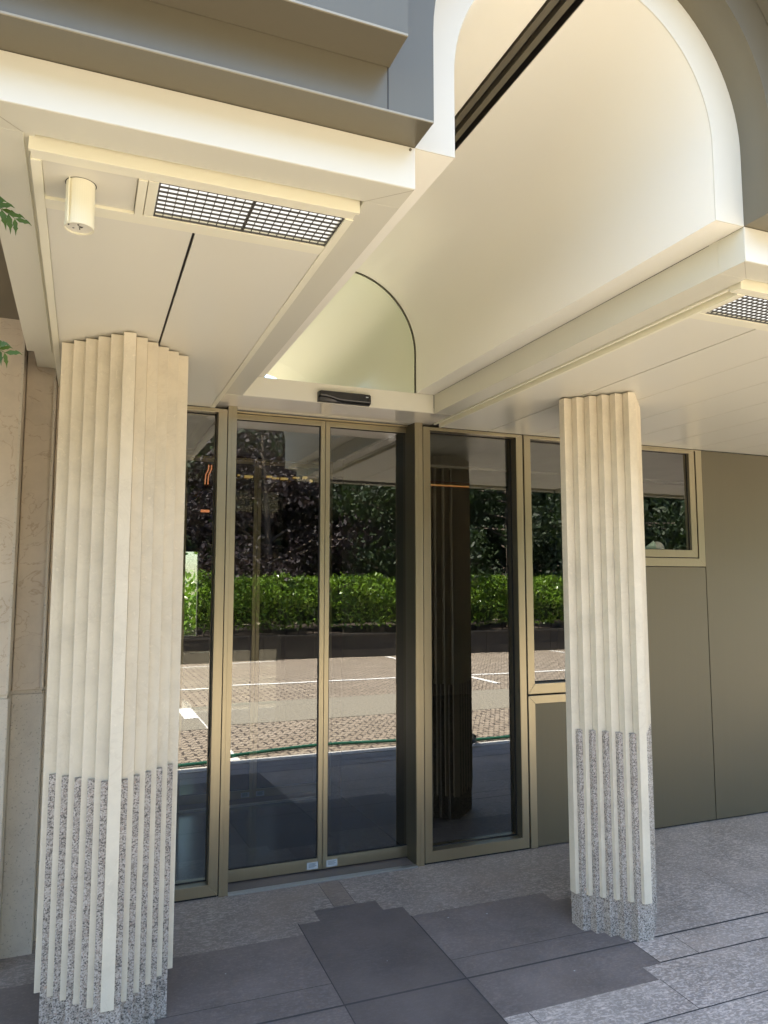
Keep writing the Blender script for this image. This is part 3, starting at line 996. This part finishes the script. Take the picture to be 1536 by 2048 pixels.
def wall_panel(x0, x1, z0, z1, label):
    mb = MB(); mb.box(x0, x1, 0.002, 0.02, z0, z1)
    tag(mb.build('wall_panel', 'bronze_panel', bevel=0.0015), label, 'panel', 'bronze cladding panels right of the door')
wall_panel(3.206, 4.077, 0.012, 1.731, 'bronze cladding panel under the high window right of the right column')
wall_panel(4.0835, 5.30, 0.012, ZT - .001, 'tall plain bronze cladding panel right of the high window')
wall_panel(5.304, 6.5, 0.012, ZT - .001, 'tall plain bronze cladding panel at the far right end of the porch wall')
wall_panel(6.504, 10.5, 0.012, ZT - .001, 'wide bronze cladding panel beyond the right edge of the photo')
mb = MB(); mb.box(3.206, 10.5, 0.021, 0.1, 0.0, 1.73); mb.box(4.09, 10.5, 0.021, .1, 1.73, HS)
tag(mb.build('backing_wall', 'gasket'), 'dark wall core behind the bronze cladding panels', 'wall')

# marble pier at the left
pier = thing('marble_pier', (-0.28, -0.3, 0), 'stepped beige marble pier with veined slabs at the left edge', 'pier')
def slab(mb, x0, x1, y0, y1, z0, z1, ch):
    mb.box(x0, x1, y0, y1, z0, z1)
ZJ = 1.118
def pier_course(name, mat, z0, z1, shrink):
    for (x0, x1, y0, y1) in ((BX0, -0.280, -0.40, 0.02), (-0.2795, -0.150, -0.27, 0.02), (-0.1495, -0.1005, -0.156, 0.02)):
        mb = MB()
        mb.box(x0, x1 - shrink, y0 + shrink, y1, z0, z1)
        mb.build(name, mat, pier, bevel=0.005)
pier_course('lower_slab', 'pier_limestone', -0.02, ZJ - .004, 0.0)
pier_course('upper_slab', 'pier_marble', ZJ + .012, 2.84, 0.002)
mb = MB()
mb.box(BX0, -0.288, -0.385, .01, ZJ - .004, ZJ + .012); mb.box(-0.288, -0.158, -0.257, .01, ZJ - .004, ZJ + .012); mb.box(-.158, -.105, -.146, .01, ZJ - .004, ZJ + .012)
mb.build('joint', 'pier_limestone', pier)
# raised chamfer beads down the slab edges
mb = MB()
mb.box(-0.2935, -0.2825, -0.4035, -0.398, ZJ + .02, 2.79)
mb.box(-0.163, -0.1525, -0.2735, -0.2675, ZJ + .02, 2.79)
mb.build('bead_or_highlight', 'pier_limestone', pier, bevel=0.0015)

# ------------------------------------------------------------------ lobby behind the glass
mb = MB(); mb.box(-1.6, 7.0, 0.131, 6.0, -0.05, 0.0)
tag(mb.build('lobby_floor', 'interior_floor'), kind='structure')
lb = thing('lobby_walls', (2.5, 3, 0), 'dim brown lobby walls and pale ceiling seen through the glass', 'room')
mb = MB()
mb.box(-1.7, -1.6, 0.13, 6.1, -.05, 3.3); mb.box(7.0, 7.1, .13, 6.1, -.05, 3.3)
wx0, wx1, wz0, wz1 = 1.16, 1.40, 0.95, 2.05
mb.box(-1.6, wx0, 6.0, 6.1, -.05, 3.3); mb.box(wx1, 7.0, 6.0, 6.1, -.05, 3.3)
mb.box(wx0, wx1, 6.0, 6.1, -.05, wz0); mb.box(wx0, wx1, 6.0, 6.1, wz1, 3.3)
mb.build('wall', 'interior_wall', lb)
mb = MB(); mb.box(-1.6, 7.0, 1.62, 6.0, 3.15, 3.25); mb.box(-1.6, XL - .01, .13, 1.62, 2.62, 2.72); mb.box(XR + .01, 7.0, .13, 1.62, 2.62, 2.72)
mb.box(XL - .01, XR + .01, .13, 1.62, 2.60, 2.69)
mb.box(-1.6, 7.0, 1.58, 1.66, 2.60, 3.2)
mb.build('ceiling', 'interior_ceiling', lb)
mb = MB(); mb.box(1.892, 1.93, .14, 1.54, 0, 2.598)
mb.build('partition', 'interior_dark', lb)
pane('window_pane', lb, wx0, wx1, wz0, wz1, 6.05, 'clear_glass')

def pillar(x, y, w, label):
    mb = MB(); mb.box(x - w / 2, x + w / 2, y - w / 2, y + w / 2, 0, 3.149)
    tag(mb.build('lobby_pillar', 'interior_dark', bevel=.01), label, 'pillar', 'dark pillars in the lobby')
pillar(3.2, 3.4, 0.42, 'dark square lobby pillar behind the right sliding leaf')
pillar(1.78, 4.9, 0.34, 'dark square lobby pillar behind the left sliding leaf')

mb = MB(); mb.box(2.95, 3.36, 3.17, 3.186, 2.30, 2.47)
tag(mb.build('notice_board', 'interior_ceiling', bevel=.002), 'small pale blank notice board on the dark lobby pillar', 'board')

ch = thing('copper_pendant', (1.18, 4.0, 2.95), 'angular copper bar pendant lamp glowing orange inside the lobby left of the door', 'pendant lamp')
mb = MB()
for d in (0, .03):
    mb.tube([(1.205 + d, 4.0, 2.90), (1.205 + d, 4.0, 2.84), (1.175 + d, 4.0, 2.78), (1.17 + d, 4.0, 2.66), (1.15 + d, 4.0, 2.62), (1.02 + d, 4.0, 2.50 - d)], 0.011, 8)
mb.build('bar', 'copper', ch, smooth=40)
mb = MB()
for d in (0, .03):
    mb.tube([(1.205 + d, 3.985, 2.89), (1.205 + d, 3.985, 2.845), (1.176 + d, 3.985, 2.78), (1.17 + d, 3.985, 2.68)], 0.006, 6)
mb.build('light_tube', 'lamp_red', ch)
mb = MB(); mb.tube([(1.22, 4, 2.90), (1.22, 4, 3.149)], .004, 6); mb.build('cord', 'black_plastic', ch)

br = thing('brass_chandelier', (1.95, 4.0, 2.9), 'wide brass ring chandelier glittering behind the left sliding leaf', 'chandelier')
mb = MB(); rr = random.Random(3)
for k in range(5):
    cx_ = 1.56 + .19 * k
    zc_ = 2.77 + rr.uniform(-.015, .02)
    mb.tube([(cx_ + .085 * cos(t_ * pi / 12), 4.0 + .085 * sin(t_ * pi / 12), zc_ + .012 * sin(t_ * pi / 6)) for t_ in range(25)], .012, 7, cap=False)
    mb.box(cx_ - .07, cx_ + .07, 3.90, 3.912, zc_ - .012, zc_ + .026)
mb.tube([(1.5, 4, 2.80), (2.4, 4, 2.80)], .008, 8)
mb.build('ring', 'brass', br, smooth=40)
for k in range(9):
    x = 1.53 + .1 * k + rr.uniform(-.02, .02)
    w_ = rr.uniform(.012, .045)
    mb = MB(); z_ = 2.765 + rr.uniform(-.03, .02)
    mb.box(x - w_, x + w_, 3.880, 3.888, z_, z_ + rr.uniform(.008, .03))
    mb.build('bulb', 'lamp_amber', br)
for x in (1.6, 2.3):
    mb = MB(); mb.tube([(x, 4, 2.80), (x, 4, 3.149)], .004, 6)
    mb.build('rod', 'brass', br)

mb = MB(); mb.box(3.0, 4.35, 3.98, 4.0, 2.806, 2.816)
st = thing('light_strip', (3.7, 4, 2.81), 'thin amber light strip glowing across the lobby ceiling edge', 'light strip')
mb.build('tube', 'lamp_strip', st)
mb = MB(); mb.box(2.98, 4.37, 4.0, 4.03, 2.80, 2.86); mb.build('bracket', 'copper', st)
for x in (3.2, 4.1):
    mb = MB(); mb.box(x, x + .01, 4.005, 4.02, 2.86, 3.149)
    mb.build('hanger', 'black_plastic', st)

mb = MB(); mb.tube([(1.135, 4.0, 2.394), (1.225, 4.0, 2.394)], .014, 8)
e2 = thing('wall_lamp', (1.18, 4.0, 2.39), 'small orange glowing lamp bar hanging low in the lobby at left', 'lamp')
mb.build('glow_tube', 'lamp_red', e2)
mb = MB(); mb.box(1.12, 1.24, 4.01, 4.03, 2.40, 2.43); mb.tube([(1.18, 4.02, 2.43), (1.18, 4.02, 3.149)], .004, 6)
mb.build('bracket', 'black_plastic', e2)

# sill with ornaments behind the high window
mb = MB(); mb.box(3.21, 4.08, 0.0705, 0.36, 1.81, 1.825)
tag(mb.build('window_shelf', 'interior_wall'), 'narrow shelf inside the high window', 'shelf')
wd = thing('dome_ornament', (3.765, 0.125, 1.825), 'white glossy rounded dome standing on the shelf inside the high window', 'ornament')
mb = MB()
nu, nv = 24, 12
for i in range(nv):
    for k in range(nu):
        def Q(i_, k_):
            th = pi / 2 * i_ / nv; ph = 2 * pi * k_ / nu
            return (3.765 + .062 * cos(th) * cos(ph), .128 + .052 * cos(th) * sin(ph), 1.8255 + .088 * max(0, sin(th)) ** 0.9)
        mb.quad(Q(i, k), Q(i, k + 1), Q(i + 1, k + 1), Q(i + 1, k))
mb.build('dome', 'white_ceramic', wd, smooth=50)
mb = MB(); mb.tube([(3.765, .128, 1.8252), (3.765, .128, 1.833)], .056, 24)
mb.build('foot', 'black_plastic', wd)
mb = MB(); mb.prism([(3.56, 1.8252), (3.725, 1.8252), (3.715, 1.895), (3.70, 1.914), (3.60, 1.855)], 0.086, 0.092, 'y')
tag(mb.build('folded_card', 'mint_card'), 'pale mint card leaning beside the white dome inside the high window', 'card')

# ------------------------------------------------------------------ things across the plaza (seen in the glass)
pw = thing('planter_wall', (6, -13.1, ZP), 'low dark stone planter wall under the hedge, reflected in the glass', 'wall')
mb = MB()
for k in range(16):
    x0 = -10 + k * 2.0
    mb.box(x0 + .004, x0 + 1.996, -13.45, -13.2, ZP - .1, 0.37)
mb.build('stone_course', 'dark_stone', pw, bevel=.006)
mb = MB(); mb.box(-10, 22, -13.48, -13.16, 0.371, 0.43)
mb.build('coping', 'dark_stone', pw, bevel=.006)
mb = MB(); mb.quad((-10, -20, 0.35), (22, -20, 0.35), (22, -13.449, 0.35), (-10, -13.449, 0.35))
tag(mb.build('planting_bed', 'soil', fix=False), kind='structure')

def leaf_quads(mb, pts, size, rnd, aspect=0.45, up=0.3):
    for p in pts:
        d = Vector((rnd.gauss(0, 1), rnd.gauss(0, 1), rnd.gauss(0, 1) + up)).normalized()
        e = d.cross(Vector((rnd.gauss(0, 1), rnd.gauss(0, 1), rnd.gauss(0, 1)))).normalized()
        s_ = size * rnd.uniform(0.7, 1.35)
        a = d * s_; b_ = e * s_ * aspect
        p = Vector(p)
        mb.quad(p - a, p - a * 0.1 + b_, p + a, p - a * 0.1 - b_)

hedge = thing('hedge', (6, -13.9, 0.35), 'clipped glossy green hedge on the low dark planter wall, reflected in the glass', 'hedge')
mb = MB(); rnd = random.Random(11)
pts = []
HX0, HX1, HY0, HY1, HZ0, HZ1 = -3.0, 15.0, -14.7, -13.15, 0.62, 1.80
for _ in range(30000):
    x = rnd.uniform(HX0, HX1)
    wob = .06 * sin(x * 3.1) + .05 * sin(x * 7.3 + 1) + .03 * sin(x * 13)
    if rnd.random() < 0.62:
        zz = rnd.uniform(HZ0 - .12 * rnd.random(), HZ1)
        if zz < 1.1 and rnd.random() < .45: zz += .55
        round_ = max(0, zz - 1.45) ** 2 * 2.2
        y = HY1 - abs(rnd.gauss(0, .10)) - round_ - max(0, 1.2 - zz) * .55 + .07 * sin(zz * 6 + x * 2.7) + wob * .5
    else:
        y = rnd.uniform(HY0, HY1 - .05)
        zz = HZ1 + wob - abs(rnd.gauss(0, .07)) + (.10 * rnd.random() if rnd.random() < .12 else 0)
    pts.append((x, y, zz))
leaf_quads(mb, pts, 0.052, rnd, 0.42, 0.5)
mb.build('foliage', 'hedge_leaf', hedge, fix=False)
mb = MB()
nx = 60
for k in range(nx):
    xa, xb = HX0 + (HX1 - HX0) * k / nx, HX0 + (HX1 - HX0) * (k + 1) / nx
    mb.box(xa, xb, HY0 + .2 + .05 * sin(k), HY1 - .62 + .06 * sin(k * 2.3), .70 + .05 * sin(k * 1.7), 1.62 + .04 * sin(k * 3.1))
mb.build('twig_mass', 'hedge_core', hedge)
for k in range(46):
    x = HX0 + .2 + k * .39
    mb = MB(); mb.tube([(x, -13.8, .34), (x + rnd.uniform(-.08, .08), -13.75, .85)], [.018, .012], 6)
    mb.build('stem', 'bark', hedge)

def tree(x, y, h, cr, mat, nleaf, label, seed, base=1.6, cat='tree', z0=0.35, lsize=.075):
    rnd = random.Random(seed)
    root = thing('tree', (x, y, z0), label, cat, 'trees behind the hedge')
    tb = MB()
    top = Vector((x + rnd.uniform(-.3, .3), y, z0 + h * .78))
    tb.tube([(x, y, z0 - .05), (x + .05, y, z0 + h * .25), (x - .06, y + .05, z0 + h * .5), top], [h * .022, h * .017, h * .012, h * .005], 9)
    centres = []
    for k in range(26):
        t_ = rnd.uniform(.22, .8)
        an = rnd.uniform(0, 2 * pi)
        st_ = Vector((x, y, z0 + h * t_ * .8))
        ln_ = cr * rnd.uniform(.55, 1.0) * (1.15 - .5 * t_)
        en = st_ + Vector((cos(an) * ln_, sin(an) * ln_, rnd.uniform(-.25, .45) * ln_))
        mid = (st_ + en) / 2 + Vector((0, 0, .12 * ln_))
        tb.tube([st_, mid, en], [h * .007, h * .005, h * .002], 6)
        centres.append((en, rnd.uniform(.45, .95) * cr * .42))
        centres.append((mid, rnd.uniform(.4, .8) * cr * .36))
    centres.append((top, cr * .4))
    tr_ = tb.build('trunk', 'bark', root, smooth=60)
    lb_ = MB()
    tot = sum(r ** 2 for _, r in centres)
    for c, r in centres:
        pp = []
        for _ in range(int(nleaf * r * r / tot)):
            v_ = Vector((rnd.gauss(0, 1), rnd.gauss(0, 1), rnd.gauss(0, .75)))
            v_ = v_.normalized() * r * (rnd.random() ** .45)
            q = c + v_
            if q.z > base: pp.append(q)
        leaf_quads(lb_, pp, lsize, rnd, .5, .2)
    lb_.build('crown', mat, root, fix=False)
    return root
tree(4.6, -15.6, 7.2, 2.7, 'purple_leaf', 15000, 'purple leaved tree behind the hedge, reflected in the left sliding leaf', 21)
tree(8.6, -15.4, 6.8, 2.6, 'tree_leaf', 16000, 'light green bushy tree behind the hedge, reflected in the right sliding leaf', 22)
tree(12.2, -15.6, 6.8, 2.5, 'tree_leaf', 14000, 'dark green tree behind the hedge, reflected in the pane right of the door', 23)
tree(0.4, -16.2, 8.0, 3.0, 'tree_leaf', 7000, 'tall green tree at the far left behind the hedge', 24)
tree(16.5, -17.0, 8.0, 3.4, 'tree_leaf', 7000, 'tall green tree at the far right behind the hedge', 25)
# dark wood further back
mb = MB(); rnd = random.Random(5)
pts = []
for k in range(84):
    cx_, cy_, cz_ = rnd.uniform(-16, 34), rnd.uniform(-24, -19.5), rnd.uniform(1.2, 7.0)
    r = rnd.uniform(1.6, 3.0)
    for _ in range(420):
        v_ = Vector((rnd.gauss(0, 1), rnd.gauss(0, 1), rnd.gauss(0, 1))).normalized() * r * rnd.random() ** .4
        pts.append((cx_ + v_.x, cy_ + v_.y, max(.2, cz_ + v_.z)))
leaf_quads(mb, pts, .26, rnd, .55, .1)
tag(mb.build('distant_wood', 'tree_leaf', fix=False), 'dense dark wood beyond the hedge', 'wood', kind='stuff')

# building across that closes the view behind the wood
nb = thing('neighbour_building', (8, -32, 0), 'brown building far behind the trees across the plaza', 'building')
mb = MB(); mb.box(-30, 50, -36, -32, ZP - .1, 9); mb.build('wall', 'dark_stone', nb)
mb = MB(); mb.box(-30.3, 50.3, -36.3, -31.7, 9.0, 9.3); mb.build('roof', 'roofing', nb)

# bush glimpsed through the lobby's rear window
bu = thing('bush', (1.5, 8.0, ZP), 'sunlit bright green bush glimpsed through the lobby rear window', 'bush')
mb = MB(); rnd = random.Random(9)
leaf_quads(mb, [(1.6 + rnd.gauss(0, .5), 8.0 + rnd.gauss(0, .4), .8 + rnd.gauss(0, .5)) for _ in range(2600)], .07, rnd)
mb.build('foliage', 'hedge_leaf', bu, fix=False)
mb = MB()
mb.tube([(1.6, 8, ZP - .05), (1.68, 8.1, 1.1)], [.03, .01], 6)
mb.build('stem', 'bark', bu)

# garden hose along the kerb
hz = ZP + 0.022
def spline(pts, n=14):
    out = []
    P = [Vector(p) for p in pts]
    P = [P[0]] + P + [P[-1]]
    for i in range(1, len(P) - 2):
        for k in range(n):
            t_ = k / n
            out.append(0.5 * ((2 * P[i]) + (-P[i - 1] + P[i + 1]) * t_ + (2 * P[i - 1] - 5 * P[i] + 4 * P[i + 1] - P[i + 2]) * t_ ** 2 + (-P[i - 1] + 3 * P[i] - 3 * P[i + 1] + P[i + 2]) * t_ ** 3))
    out.append(P[-2])
    return out
ho = thing('garden_hose', (3, -3.5, ZP), 'green garden hose lying along the kerb with a dark coil, reflected in the door', 'hose')
mb = MB(); mb.tube(spline([(0.3, -3.36, hz), (1.3, -3.43, hz), (2.4, -3.62, hz), (3.1, -3.55, hz), (3.9, -3.42, hz), (4.6, -3.40, hz), (5.6, -3.5, hz)]), .017, 10)
mb.build('green_run', 'hose_green', ho, smooth=60)
mb = MB()
mb.tube(spline([(3.85 + .28 * cos(a), -3.36 + .24 * sin(a), hz + .018 + .012 * (a / 3)) for a in [k * .5 for k in range(27)]], 5), .013, 8)
mb.build('black_coil', 'hose_black', ho, smooth=60)

# unseen shrub bank added to cut light from the left
sb = thing('light_block_shrubs', (-2.2, -4.6, ZP), 'added unseen green shrubs that block light from the left', 'shrubs')
mb = MB(); rnd = random.Random(31)
pts = []
for k in range(34):
    c_ = Vector((rnd.uniform(-3.1, -1.75), rnd.uniform(-7.2, -3.6), rnd.uniform(.4, 1.5)))
    for _ in range(330):
        v_ = Vector((rnd.gauss(0, 1), rnd.gauss(0, 1), rnd.gauss(0, 1))).normalized() * .55 * rnd.random() ** .4
        if c_.z + v_.z > .02: pts.append(c_ + v_)
leaf_quads(mb, pts, .07, rnd)
mb.build('foliage', 'tree_leaf', sb, fix=False)
for k in range(12):
    x_, y_ = rnd.uniform(-3, -1.8), rnd.uniform(-7, -3.7)
    mb = MB(); mb.tube([(x_, y_, ZP - .03), (x_ + .1, y_, .7), (x_ + rnd.uniform(-.3, .3), y_ + .1, 1.5)], [.04, .03, .01], 6)
    mb.build('stem', 'bark', sb)

# leafy plant at the left edge
pl = thing('leafy_plant', (-0.75, -2.15, zf(-2.15)), 'green fern leaved plant reaching into the left edge beside the marble pier', 'plant')
mb = MB()
mb.tube([(-.75, -2.15, zf(-2.15) - .02), (-.74, -2.16, .9), (-.70, -2.14, 1.8), (-.66, -2.15, 2.62)], [.03, .026, .02, .008], 8)
stem = mb.build('stem', 'bark', pl, smooth=60)
def frond(mb, p0, p1, droop, n, ll, rnd):
    p0, p1 = Vector(p0), Vector(p1)
    mid = p0 * .35 + p1 * .65 + Vector((0, 0, droop))
    path = [p0 * (1 - t_) ** 2 + mid * 2 * t_ * (1 - t_) + p1 * t_ * t_ for t_ in [k / n for k in range(n + 1)]]
    mb.tube(path, [.0035 * (1 - .8 * k / n) for k in range(n + 1)], 5)
    for k in range(2, n + 1):
        d = (path[k] - path[k - 1]).normalized()
        side = d.cross(Vector((0.1, -1, .1))).normalized()
        for sg in (-1, 1):
            L = ll * (1 - .55 * (k / n) ** 3) * rnd.uniform(.8, 1.15)
            dirv = (d * .75 + side * sg * .8 + Vector((rnd.gauss(0, .08), rnd.gauss(0, .25), -.35 + rnd.gauss(0, .1)))).normalized()
            nrm = dirv.cross(Vector((0, 1, 0))).normalized()
            w_ = L * .15
            b0 = path[k]
            q = [b0, b0 + dirv * L * .3 + nrm * w_, b0 + dirv * L * .55 + nrm * w_ * .75, b0 + dirv * L * .62 + nrm * w_ * 1.05, b0 + dirv * L * .8 + nrm * w_ * .4,
                 b0 + dirv * L + Vector((0, 0, -L * .15)), b0 + dirv * L * .78 - nrm * w_ * .35, b0 + dirv * L * .6 - nrm * w_ * .95, b0 + dirv * L * .5 - nrm * w_ * .7, b0 + dirv * L * .3 - nrm * w_]
            mb.quad(*q)
rnd = random.Random(4)
fr = [((-.70, -2.15, 2.45), (-.212, -2.2, 2.645), .13), ((-.70, -2.15, 2.3), (-.178, -2.2, 2.45), .19), ((-.70, -2.15, 2.3), (-.225, -2.24, 2.44), .15),
      ((-.70, -2.15, 1.95), (-.187, -2.18, 2.135), .17), ((-.70, -2.15, 1.95), (-.23, -2.2, 2.15), .12), ((-.7, -2.15, 2.5), (-.6, -2.6, 2.6), .2), ((-.7, -2.15, 2.3), (-1.2, -2.3, 2.3), .2),
      ((-.7, -2.15, 2.0), (-.75, -1.7, 2.0), .2), ((-.7, -2.15, 1.9), (-.42, -2.55, 1.75), .15), ((-.7, -2.15, 1.7), (-1.15, -2.0, 1.6), .2)]
for p0, p1, dr in fr:
    mb = MB(); frond(mb, p0, p1, dr, 26, .078, rnd)
    mb.build('frond', 'frond_leaf', pl, fix=False)
